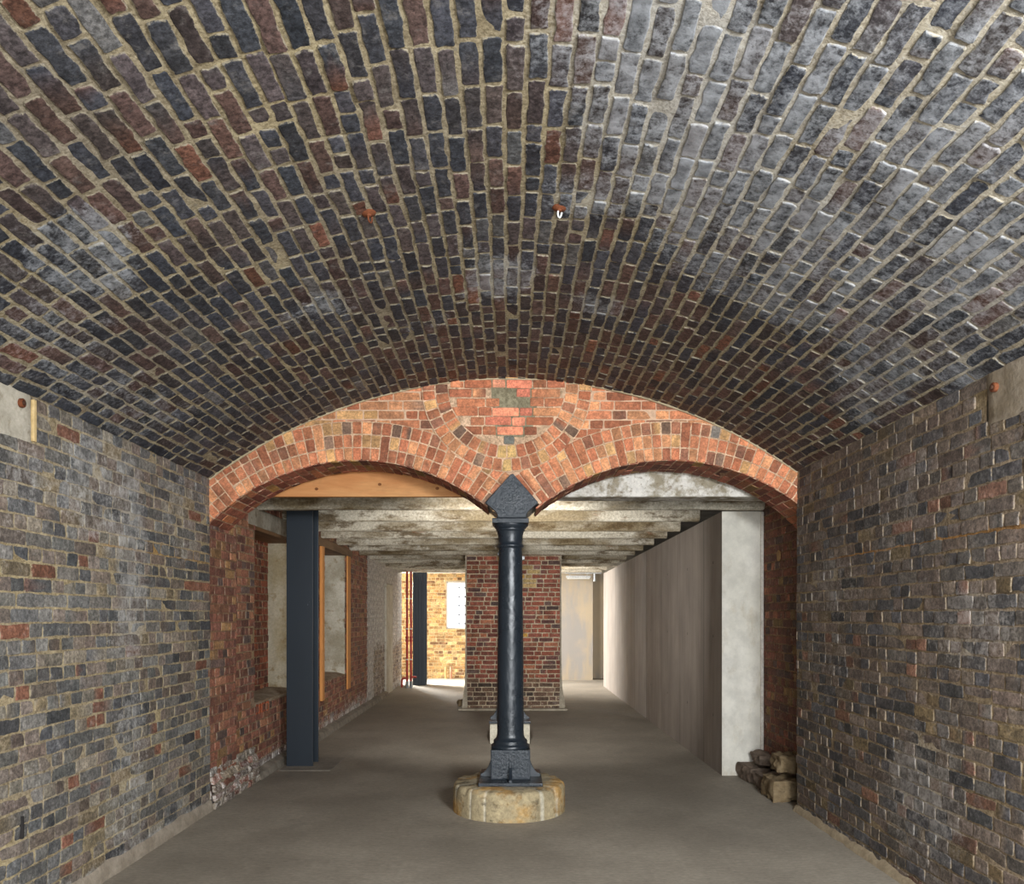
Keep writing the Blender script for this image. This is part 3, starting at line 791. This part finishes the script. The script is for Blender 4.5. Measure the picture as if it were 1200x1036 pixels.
B.add(vs, [(i*9+j, (i+1)*9+j, (i+1)*9+j+1, i*9+j+1) for i in range(n) for j in range(8)])
B.box(.06, 2.48, 6.77, 7.0, 2.593, 2.93)
tag(B.build('plastered_beam', mat_mottle('peeling_whitewash', (150,140,120), (216,211,202), (108,90,62), scale=6, lo=.4, hi=.58, bump=.8, bs=25, bd=.012), smooth=40), 'peeling whitewashed beam closing the top of the right brick arch', 'beam')
# ------------------------------------------------------------------ IRON COLUMNS
iron = mat_iron('iron_paint', (33,40,47), .29, .5, 70, .004)
iron_h = mat_iron('hammered_iron_paint', (38,45,52), .28, .8, 110, .006)
def hammered(B, poly, y0, y1, step=.0065, amp=.0024):
    """extruded outline whose front and side faces carry a beaten texture"""
    xs = [p[0] for p in poly]; zs = [p[1] for p in poly]
    x0, x1, z0, z1 = min(xs), max(xs), min(zs), max(zs)
    def spans(z):
        c = []
        for i in range(len(poly)):
            (ax, az), (bx, bz) = poly[i], poly[i-1]
            if (az > z) != (bz > z): c.append(ax+(z-az)*(bx-ax)/(bz-az))
        return min(c), max(c)
    nz = int((z1-z0)/step); nx = int((x1-x0)/step); vs = []; fs = []
    for j in range(nz+1):
        z = z0+(z1-z0)*min(max(j/nz, .0005), .9995); a, b = spans(z)
        for i in range(nx+1):
            x = a+(b-a)*i/nx; e = min(i, nx-i, j, nz-j)
            d = amp*(mn.noise((x*70, z*70, 1.3))+.9*mn.noise((x*125, z*125, 7.7)))*(1 if e > 1 else .3)-(.004 if e == 0 else 0)
            vs.append((x, y0-d, z))
    W = nx+1
    fs += [(j*W+i, j*W+i+1, (j+1)*W+i+1, (j+1)*W+i) for j in range(nz) for i in range(nx)]
    n = len(vs); rim = [i for i in range(W)]+[(j*W+nx) for j in range(1, nz+1)]+[nz*W+i for i in range(nx-1, -1, -1)]+[j*W for j in range(nz-1, 0, -1)]
    m = len(rim); nd = max(2, int((y1-y0)/.02)); idx = [rim]
    for q in range(1, nd+1):
        y = y0+(y1-y0)*q/nd; st = len(vs)
        for r in rim:
            p = vs[r]; k = .003*mn.noise((p[0]*40, y*40, p[2]*40))*(1 if q < nd else 0)
            vs.append((p[0]+k, y, p[2]+k*.6))
        idx.append(list(range(st, st+m)))
    for q in range(nd):
        for i in range(m): fs.append((idx[q][i], idx[q+1][i], idx[q+1][(i+1) % m], idx[q][(i+1) % m]))
    fs.append(tuple(idx[-1]))
    B.add(vs, fs)
def iron_column(cx, cy, label, head=True, z0=.227):
    t = thing('iron_column', label, 'column', (cx, cy, z0))
    def L(z): return z-z0
    k = [(.152, .485), (.156,.495), (.152,.512), (.140,.520), (.136,.530), (.139,.538), (.134,.550), (.120,.560), (.1120,.580), (.1085,.60), (.1075,.9), (.103,1.5), (.095,2.105),
         (.100,2.110), (.108,2.116), (.1095,2.124), (.108,2.132), (.100,2.139), (.0985,2.16), (.101,2.21), (.108,2.235), (.111,2.246), (.118,2.25), (.120,2.256), (.118,2.262), (.131,2.275), (.139,2.290), (.140,2.298)]
    kk = []
    for (r0, q0), (r1, q1) in zip(k[:-1], k[1:]):
        m = max(1, int((q1-q0)/.011))
        kk += [(r0+(r1-r0)*w/m, q0+(q1-q0)*w/m) for w in range(m)]
    kk.append(k[-1])
    B = MB(); B.lathe([(r, L(z)) for r, z in kk], n=104)
    vv = []
    for x, y, z in B.v:
        d = .0011*mn.noise((x*48, y*48, z*48))+.0016*mn.noise((x*22, y*22, z*22)); r = math.hypot(x, y)
        vv.append((x*(1+d/r), y*(1+d/r), z))
    B.v = vv; B.build('shaft', iron, t, smooth=60)
    B = MB()
    hammered(B, [(-.157, L(.252)), (.157, L(.252)), (.157, L(.488)), (-.157, L(.488))], -.157, .157)
    B.build('base_block', iron_h, t, smooth=48)
    B = MB(); B.box(-.252, .252, -.29, .29, 0, .026); B.build('base_plate', iron, t, bevel=.004)
    for a in range(4):
        B = MB(); ext = .085 if a % 2 == 0 else .12
        prof = [(.15, .02)]+[(.157+ext, .02), (.157+ext, .045)]+[(.157+ext*(1-q/6)**1.0*.95, .05+.11*(q/6)**2) for q in range(1, 6)]+[(.157, .17), (.15, .17)]
        th = .013
        B.prism(prof, -th, th, 'y')
        g = B.build('gusset', iron, t, bevel=.003); g.rotation_euler = (0, 0, a*PI/2)
    B = MB(); B.box(-.147, .147, -.147, .147, L(2.298), L(2.336)); B.build('abacus', iron_h, t, bevel=.004)
    if head:
        P = [(-.105,2.336), (-.105,2.362), (-.118,2.385), (-.2,2.452), (-.196,2.462), (.004,2.682), (.02,2.685), (.216,2.462), (.219,2.452), (.140,2.385), (.128,2.362), (.128,2.336)]
        B = MB(); hammered(B, [(x, L(z)) for x, z in P], 6.155-cy, 6.63-cy); B.build('column_head', iron_h, t, smooth=48)
    else:
        B = MB(); B.box(-.13, .13, -.13, .13, L(2.336), L(2.57)); B.build('column_head', iron_h, t, bevel=.008)
        B = MB(); B.prism([(.12,L(2.23)), (.185,L(2.26)), (.185,L(2.30)), (.12,L(2.31))], -.04, .04, 'y'); B.build('bracket', iron, t, bevel=.004)
    return t
iron_column(.015, 6.33, 'dark painted cast iron column on the round stone base, carrying the brick arches')
iron_column(.015, 9.68, 'second dark cast iron column on a square pale block, almost hidden behind the front column', False, .255)
# round stone plinth
B = MB(); n = 170; cx, cy, rad = .004, 6.275, .451
joints = [math.radians(a) for a in (201, 228, 246, 304, 325, 20, 75, 130, 165)]
prof = [(1.0,0), (1.0,.05), (1.0,.11), (.998,.17), (.992,.198), (.972,.217), (.94,.226), (.6,.227), (.3,.227)]
vs = []; cols = []
for j, (r, z) in enumerate(prof):
    for i in range(n):
        a = 2*PI*i/n; d = min(abs((a-q+PI) % (2*PI)-PI) for q in joints)
        k = mn.noise((math.cos(a)*3, math.sin(a)*3, z*8)); k2 = mn.noise((math.cos(a)*9, math.sin(a)*9, z*14+3))
        rr_ = rad*r*(1+.010*k+.007*k2*(j > 0)-(.014 if d < .014 and j < 6 else 0))
        zz = z if j == 0 else z+(.010*k2-.006*abs(k) if 3 < j < 7 else .002*k2)
        if 3 <= j <= 6:
            q2 = max(0, mn.noise((math.cos(a)*6, math.sin(a)*6, 11))-.05); rr_ -= .055*q2*(j-2)/4; zz -= .03*q2*(j-2)/4
        vs.append((cx+rr_*math.cos(a), cy+rr_*math.sin(a), min(zz, .2275)))
        c = (168,152,120) if d > .024 else (198,188,166)
        if j > 6: c = (166,154,130)
        kk = 1+.12*mn.noise((a*3, z*4, 7)); c = [q*kk for q in c]
        cols.append(lin(c))
fs = [(j*n+i, j*n+(i+1) % n, (j+1)*n+(i+1) % n, (j+1)*n+i) for j in range(len(prof)-1) for i in range(n)]
fs.append(tuple(range((len(prof)-1)*n, len(prof)*n)))
B.add(vs, fs, 0, col=cols)
def mat_stone():
    t = NT('weathered_stone'); n1 = t.noise(6, 6, .7); n2 = t.noise(28, 5, .75); n3 = t.noise(3, 4, .6)
    c = t.attr('Col')
    c = t.mix(t.math('MULTIPLY', t.ramp(n1, .5, .6), .8), c, lin((92,84,70)))
    c = t.mix(t.math('MULTIPLY', t.ramp(n3, .5, .64), .65), c, lin((206,160,92)))
    c = t.mix(1., c, t.mix(t.ramp(n2, .3, .7), (.72,.72,.72), (1.15,1.15,1.15)), 'MULTIPLY')
    return t.out(c, .92, t.bump(t.math('ADD', n2, n1), .7, .012), spec=.2)
tag(B.build('stone_plinth', mat_stone(), attrs=True, smooth=35), 'round weathered yellow stone base under the front iron column', 'plinth')
B = MB(); B.box(-.23, .26, 9.43, 9.93, 0, .255)
tag(B.build('stone_plinth', mat_mottle('pale_block', (176,170,152), (196,190,174), (150,142,122), scale=5, bump=.4), bevel=.012), 'square pale stone block under the second iron column', 'plinth')
# ------------------------------------------------------------------ STEEL POSTS
def mat_steel():
    t = NT('steel_primer'); n = t.noise(4, 5, .6, t.map((1, 1, .3))); n2 = t.noise(26, 5, .75, t.map((1, 1, .22)))
    c = t.mix(n, lin((22,30,38)), lin((33,42,51)))
    c = t.mix(t.math('MULTIPLY', t.ramp(n2, .68, .74), .5), c, lin((132,138,142)))
    return t.out(c, .48, t.bump(n2, .1, .002), spec=.45)
steel = mat_steel()
def steel_post(x0, x1, y, dep, h, label, grooves=False):
    cx = (x0+x1)/2; w2 = (x1-x0)/2
    t = thing('steel_post', label, 'post', (cx, y+dep/2, 0), 0, 'dark steel posts')
    d2 = dep/2; f = .02
    for s in (-1, 1):
        B = MB(); B.box(-w2, w2, s*d2-(f if s > 0 else 0), s*d2+(0 if s > 0 else f), 0, h); B.build('flange', steel, t, bevel=.004)
    B = MB(); B.box(-.008, .008, -d2+f, d2-f, 0, h); B.build('web', steel, t)
    if grooves:
        B = MB()
        for gx in (-.07, .0, .07): B.box(gx-.012, gx+.012, -d2-.010, -d2, .0, h)
        B.build('stiffener', steel, t, bevel=.003)
    return t
steel_post(-2.295, -2.022, 8.02, .25, 2.70, 'dark navy steel H post by the left wall, close behind the left brick arch')
steel_post(-2.155, -1.86, 17.45, .28, 2.60, 'dark grey steel post in the bright far doorway, beside the red pipes', True)
B = MB(); B.box(-2.31, -1.79, 7.80, 8.52, 0, .006)
tag(B.build('floor_patch', mat_mottle('patched_screed', (124,116,105), (146,138,126), scale=4, bump=.2), bevel=.003), 'rectangular screed patch in the floor around the navy steel post', 'floor patch')
# ------------------------------------------------------------------ LINTELS AND TIMBERS ON THE REAR LEFT WALL
B = MB(); B.box(XW-.02, XW+.012, 7.25, 8.95, 2.42, 2.60)
lt = tag(B.build('lintel', mat_mottle('grey_stone_lintel', (140,128,110), (178,168,150), (112,92,70), scale=4, bump=.5), bevel=.008), 'grey stained lintel over the plastered recess left of the navy steel post', 'lintel')
B = MB(); B.box(XW-.30, XW+.010, 7.27, 8.94, 2.385, 2.42); B.build('timber_packing', mat_wood('old_oak', (112,78,48), (140,104,70), 'y', 8), lt)
B = MB(); B.box(XW-.28, XW+.02, 9.75, 12.05, 2.46, 2.575)
tag(B.build('timber_lintel', mat_wood('weathered_beam', (104,78,54), (140,112,84), 'y', 6), bevel=.008), 'old brown timber lintel behind the navy steel post, above two orange uprights', 'lintel')
lath = mat_wood('orange_lath', (196,128,66), (212,150,88), 'z', 8)
B = MB(); B.box(XW+.012, XW+.05, 9.98, 10.10, .46, 2.455); tag(B.build('timber_upright', lath, bevel=.004), 'orange timber upright just right of the navy steel post, the nearer of two', 'timber upright', 'orange uprights beside the recess')
B = MB(); B.box(XW+.016, XW+.040, 11.61, 11.82, .46, 2.455); tag(B.build('timber_upright', lath, bevel=.004), 'orange timber upright fixed to red brickwork, the farther of two', 'timber upright', 'orange uprights beside the recess')
# ------------------------------------------------------------------ RED PIPES
redm = mat_mottle('red_pipe_paint', (146,30,24), (166,40,30), scale=6, rough=.4, bump=.05, spec=.5)
galv = mat_mottle('galvanised', (176,178,178), (200,202,202), scale=20, rough=.4, bump=.05)
greyc = mat_mottle('grey_collar', (120,122,122), (138,140,140), scale=10)
for k, (x, lb) in enumerate(((-2.19, 'left of the two vertical red pipes at the far end of the left wall'), (-2.108, 'right of the two vertical red pipes, next to the far steel post'))):
    t = thing('red_pipe', lb, 'pipe', (x, 16.75+.02*k, 0), 0, 'red riser pipes')
    B = MB(); B.tube([(0,0,.14), (0,0,2.52)], .024, 16); B.build('pipe', redm, t, smooth=60)
    B = MB(); B.lathe([(.037,0), (.037,.14), (.03,.15)], n=20); B.build('foot_collar', greyc, t, smooth=40)
    for z in (.62, 1.28, 1.93):
        B = MB(); B.lathe([(.026,z-.012), (.030,z-.008), (.030,z+.008), (.026,z+.012)], n=18); B.box(-.012, .012, .03, .07, z-.01, z+.01); B.build('clip', galv, t, smooth=40)
    B = MB(); B.lathe([(.032,1.0), (.037,1.01), (.037,1.04), (.032,1.05)], n=18); B.lathe([(.032,1.07), (.037,1.08), (.037,1.11), (.032,1.12)], n=18); B.build('coupling', redm, t, smooth=40)
    B = MB(); d = -1 if k == 0 else 1
    B.tube([(0,0,.22), (d*.03,-.01,.22), (d*.08,-.02,.215), (d*.105,-.02,.19), (d*.11,-.02,.15), (d*.11,-.02,.02)] if k == 0 else [(0,0,.24), (.05,-.01,.24), (.12,-.01,.24)], .022, 12)
    B.build('branch', redm, t, smooth=60)
# ------------------------------------------------------------------ FAR END SERVICES
t = thing('strip_light', 'white strip light hung under the ceiling at the far right end', 'light', (1.62, 18.0, 2.44))
B = MB(); B.box(-.28, .28, -.05, .05, 0, .05); B.build('batten', galv, t, bevel=.006)
B = MB(); B.tube([(-.26,0,-.012), (.26,0,-.012)], .014, 12); B.build('tube', mat_mottle('white_tube', (226,226,222), (236,236,232)), t, smooth=60)
for x in (-.2, .2):
    B = MB(); B.tube([(x,0,.05), (x,0,.265)], .008, 8); B.build('hanger', galv, t)
t = thing('conduit', 'grey metal conduit run with drops, under the ceiling at the far right end', 'conduit', (1.7, 17.78, 2.55))
B = MB(); B.tube([(-.4,0,0), (.42,0,0)], .028, 12); B.build('run', galv, t, smooth=60)
for x in (-.1, .15):
    B = MB(); B.box(x-.05, x+.05, -.05, .05, -.03, .10); B.box(x-.008, x+.008, -.008, .008, .10, .156); B.build('junction_box', galv, t, bevel=.006)
B = MB(); B.tube([(.27,0,0), (.27,0,-.16)], .022, 10); B.lathe([(.03,-.2), (.032,-.16)], .27, 0, 12); B.build('drop', galv, t, smooth=50)
stub = mat_mottle('copper_stub', (188,132,104), (206,156,128), scale=9, rough=.4)
for x, m_, lb in ((-1.56, mat_mottle('brass_stub', (190,160,104), (204,176,122), scale=8), 'pale short pipe stub standing at the foot of the yellow brick wall'), (-1.43, stub, 'pinkish short pipe stub standing at the foot of the yellow brick wall')):
    B = MB(); B.tube([(0,0,0), (0,0,.30)], .030, 14); o = B.build('pipe_stub', m_, smooth=60); o.location = (x, 19.25, 0)
    tag(o, lb, 'pipe', 'pipe stubs by the far wall')
# ------------------------------------------------------------------ STONES AT THE FOOT OF THE RIGHT RESPOND
def stone(name, loc, size, seed, m, label, rz=0):
    bm = bmesh.new(); bmesh.ops.create_cube(bm, size=1)
    bmesh.ops.subdivide_edges(bm, edges=bm.edges, cuts=9, use_grid_fill=True)
    for v in bm.verts:
        p = v.co.copy(); q = p*2.; l = max(abs(q.x), abs(q.y), abs(q.z)); sph = q.normalized()*.62
        p = p.lerp(sph, .20)
        s = Vector((p.x*size[0], p.y*size[1], (p.z)*size[2]))
        k = mn.noise((s.x*9+seed, s.y*9, s.z*9))*.040+mn.noise((s.x*20+seed, s.y*20, s.z*20))*.034
        s += s.normalized()*k
        s.z = max(s.z, -size[2]/2)
        v.co = (s.x, s.y, s.z+size[2]/2)
    me = bpy.data.meshes.new(name); bm.to_mesh(me); bm.free(); me.materials.append(m); me.shade_smooth(); me.set_sharp_from_angle(angle=math.radians(40))
    o = bpy.data.objects.new(name, me); COL.objects.link(o); o.location = loc; o.rotation_euler = (0, 0, rz)
    return tag(o, label, 'stone', 'broken footing stones by the right arch')
st1 = mat_mottle('brown_stone', (100,86,74), (124,108,94), (80,66,56), scale=6, bump=.8, bs=30, bd=.014)
st2 = mat_mottle('ochre_stone', (112,94,68), (138,120,92), (86,72,56), scale=8, bump=.9, bs=26, bd=.016)
stone('footing_stone', (2.35, 7.37, 0), (.24,.34,.14), 1, st1, 'flat brown footing stone against the white end of the concrete wall', .0)
stone('footing_stone', (2.40, 7.35, .165), (.14,.28,.09), 2, st1, 'brown stone slab lying on top of the flat footing stone')
stone('footing_stone', (2.36, 6.99, 0), (.22,.26,.13), 3, st1, 'low brown footing stone between the flat stone and the ochre rubble')
stone('footing_stone', (2.33, 6.63, 0), (.25,.32,.18), 4, st2, 'ochre rubble lump at the end of the right dark brick wall')
stone('footing_stone', (2.37, 6.68, .225), (.16,.26,.14), 5, st2, 'upper ochre rubble lump resting on the lower one by the brick wall')
stone('brick_fragment', (-.80, 13.2, .03), (.10,.14,.09), 6, st2, 'small broken brick lying at the left foot of the red brick pier')['category'] = 'brick'
B = MB(); n = 40; vs = []
for i in range(n+1):                                     # crumbling foot of the right wall
    y = 3.2+(YA-3.2)*i/n
    for j, (dx, z) in enumerate(((.03, 0), (.02, .03), (-.005, .06))):
        vs.append((XR-dx*(1+.8*mn.noise((y*8, j, 2))), y, z*(1+.6*mn.noise((y*11, j, 5)))))
B.add(vs, [(i*3+j, (i+1)*3+j, (i+1)*3+j+1, i*3+j+1) for i in range(n) for j in range(2)])
B.build('crumbled_mortar', mat_mottle('mortar_crumbs', (146,130,106), (168,152,126), scale=12, bump=.9), wall_r, smooth=50)
B = MB(); vs = []
for i in range(81):                                      # thin render skirt of the left wall
    y = 1.3+(YA-1.3)*i/80
    for j, (dx, z) in enumerate(((.028, 0), (.024, .05), (.012, .085), (-.006, .10))):
        vs.append((XL+dx*(1+.3*mn.noise((y*6, j, 2))), y, z*(1+.35*mn.noise((y*4, j, 5)))))
B.add(vs, [(i*4+j, (i+1)*4+j, (i+1)*4+j+1, i*4+j+1) for i in range(80) for j in range(3)])
B.build('render_skirt', mat_mottle('skirt_render', (140,128,112), (166,154,138), scale=7, bump=.6), wall_l, smooth=50)
# ------------------------------------------------------------------ IRONMONGERY IN THE VAULT
rust = mat_mottle('rust', (92,48,28), (120,68,40), (66,36,24), scale=25, bump=.5, bs=80)
def on_vault(x): return VZ+math.sqrt(VR**2-(x-VX)**2)
def ceiling_hook(x, y, label, wire):
    z = on_vault(x); t = thing('ceiling_hook', label, 'hook', (x, y, z), 0, 'rusty hooks in the vault')
    t.rotation_euler = (0, math.atan2(x-VX, z-VZ), 0)
    B = MB(); B.lathe([(.030,.004), (.034,-.003), (.030,-.008), (.012,-.012), (.009,-.018)], n=20); B.build('plate', rust, t, smooth=40)
    B = MB(); B.tube([(-.004,0,-.012), (-.006,-.0,-.03), (-.002,-.002,-.045), (.004,-.004,-.050), (.009,-.004,-.043), (.012,-.002,-.026)], .0042, 8); B.build('hook', wire, t, smooth=60)
ceiling_hook(-.64, 3.55, 'rusty round plate with a brown hook, left of the middle of the vault', rust)
ceiling_hook(.235, 3.59, 'rusty round plate with a pale wire hook, right of the middle of the vault', mat_mottle('pale_wire', (206,206,200), (222,222,216), rough=.4))
for x, y, z, sg, lb in ((XL+.015, 3.79, 2.595, 1, 'rusty bolt end in the pale render patch, top of the left wall'), (XR-.015, 3.665, 2.635, -1, 'rusty bolt end in the brown render patch, top of the right wall')):
    t = thing('tie_bolt', lb, 'bolt', (x, y, z), 0, 'rusty bolt ends under the vault'); t.rotation_euler = (0, sg*PI/2, 0)
    B = MB(); B.lathe([(.022,-.01), (.022,.008), (.014,.01), (.012,.006)], n=18); B.build('socket', rust, t, smooth=40)
    B = MB(); B.lathe([(.010,0), (.010,.016), (.006,.018)], n=12); B.build('bolt', mat_mottle('dark_rust', (60,38,26), (84,54,38)) if sg > 0 else bpy.data.materials['dark_rust'], t, smooth=40)
B = MB(); B.prism([(.042*math.cos(a*PI/10), .052*math.sin(a*PI/10)) for a in range(20)], -.008, .004, 'x')
o = B.build('wall_plug', mat_mottle('ochre_plug', (156,118,74), (176,140,94), scale=12), bevel=.003); o.location = (2.482, 7.13, 2.11)
tag(o, 'round ochre mortar plug in the brickwork at the right of the arches', 'plug')
B = MB(); B.box(-.004, .012, -.008, .008, -.055, .055); o = B.build('iron_pin', mat_mottle('black_iron', (34,32,32), (50,46,44)), bevel=.003); o.location = (XL+.004, 3.80, .52)
tag(o, 'small dark iron pin in the left brick wall near the floor', 'pin')
# ------------------------------------------------------------------ LIGHT
def area(name, loc, target, sx, sy, power, color, spread=PI):
    l = bpy.data.lights.new(name, 'AREA'); l.shape = 'RECTANGLE'; l.size = sx; l.size_y = sy; l.energy = power; l.color = color; l.spread = spread
    o = bpy.data.objects.new(name, l); COL.objects.link(o); o.location = loc
    o.rotation_euler = (Vector(target)-Vector(loc)).to_track_quat('-Z', 'Y').to_euler()
    return o
area('daylight_entrance', (.6, -3.4, 1.7), (.6, 6, 1.7), 3.2, 2.9, 330, (.93, .97, 1))
area('fill_light_low', (.7, 1.9, .25), (.3, 4.6, 3.2), 2.2, .8, 26, (.91, .96, 1))  # added fill below the frame to brighten the vault, no real lamp
area('fill_light_high', (1.7, .3, 2.6), (-.2, 6.0, .3), .8, .7, 240, (.93, .97, 1))  # added fill above the frame for floor and left wall, no real lamp
area('daylight_side_room', (-3.2, 18.3, 2.3), (-.7, 15.6, 0), 1.2, 1.0, 700, (1, .99, .97), 2.3)
area('fill_behind_column', (.015, 6.47, 1.9), (.015, 12, 1.75), .15, .65, 48, (1, .97, .93), 1.9)  # added fill, hidden by the shaft, brightens the rear room
area('fill_far_right', (.1, 15.6, 2.4), (1.4, 18.5, .6), 1.0, .5, 90, (1, .96, .9))  # added fill behind the pier to brighten the far right plaster, not daylight
W = bpy.data.worlds.new('World'); SC.world = W; W.use_nodes = True
W.node_tree.nodes['Background'].inputs[0].default_value = (.85, .92, 1, 1); W.node_tree.nodes['Background'].inputs[1].default_value = .35
# ------------------------------------------------------------------ CAMERA
cam = bpy.data.cameras.new('camera'); co = bpy.data.objects.new('camera', cam); COL.objects.link(co)
co.location = (0, 0, 1.555); co.rotation_euler = (PI/2, 0, 0)
cam.sensor_fit = 'HORIZONTAL'; cam.sensor_width = 36; cam.lens = 36*910/1200
cam.shift_x = 4/1200; cam.shift_y = 204/1200; cam.clip_start = .05
SC.camera = co
vs_ = SC.view_settings; vs_.view_transform = 'Standard'; vs_.look = 'None'; vs_.gamma = 1; vs_.use_curve_mapping = False; vs_.exposure = 0.22
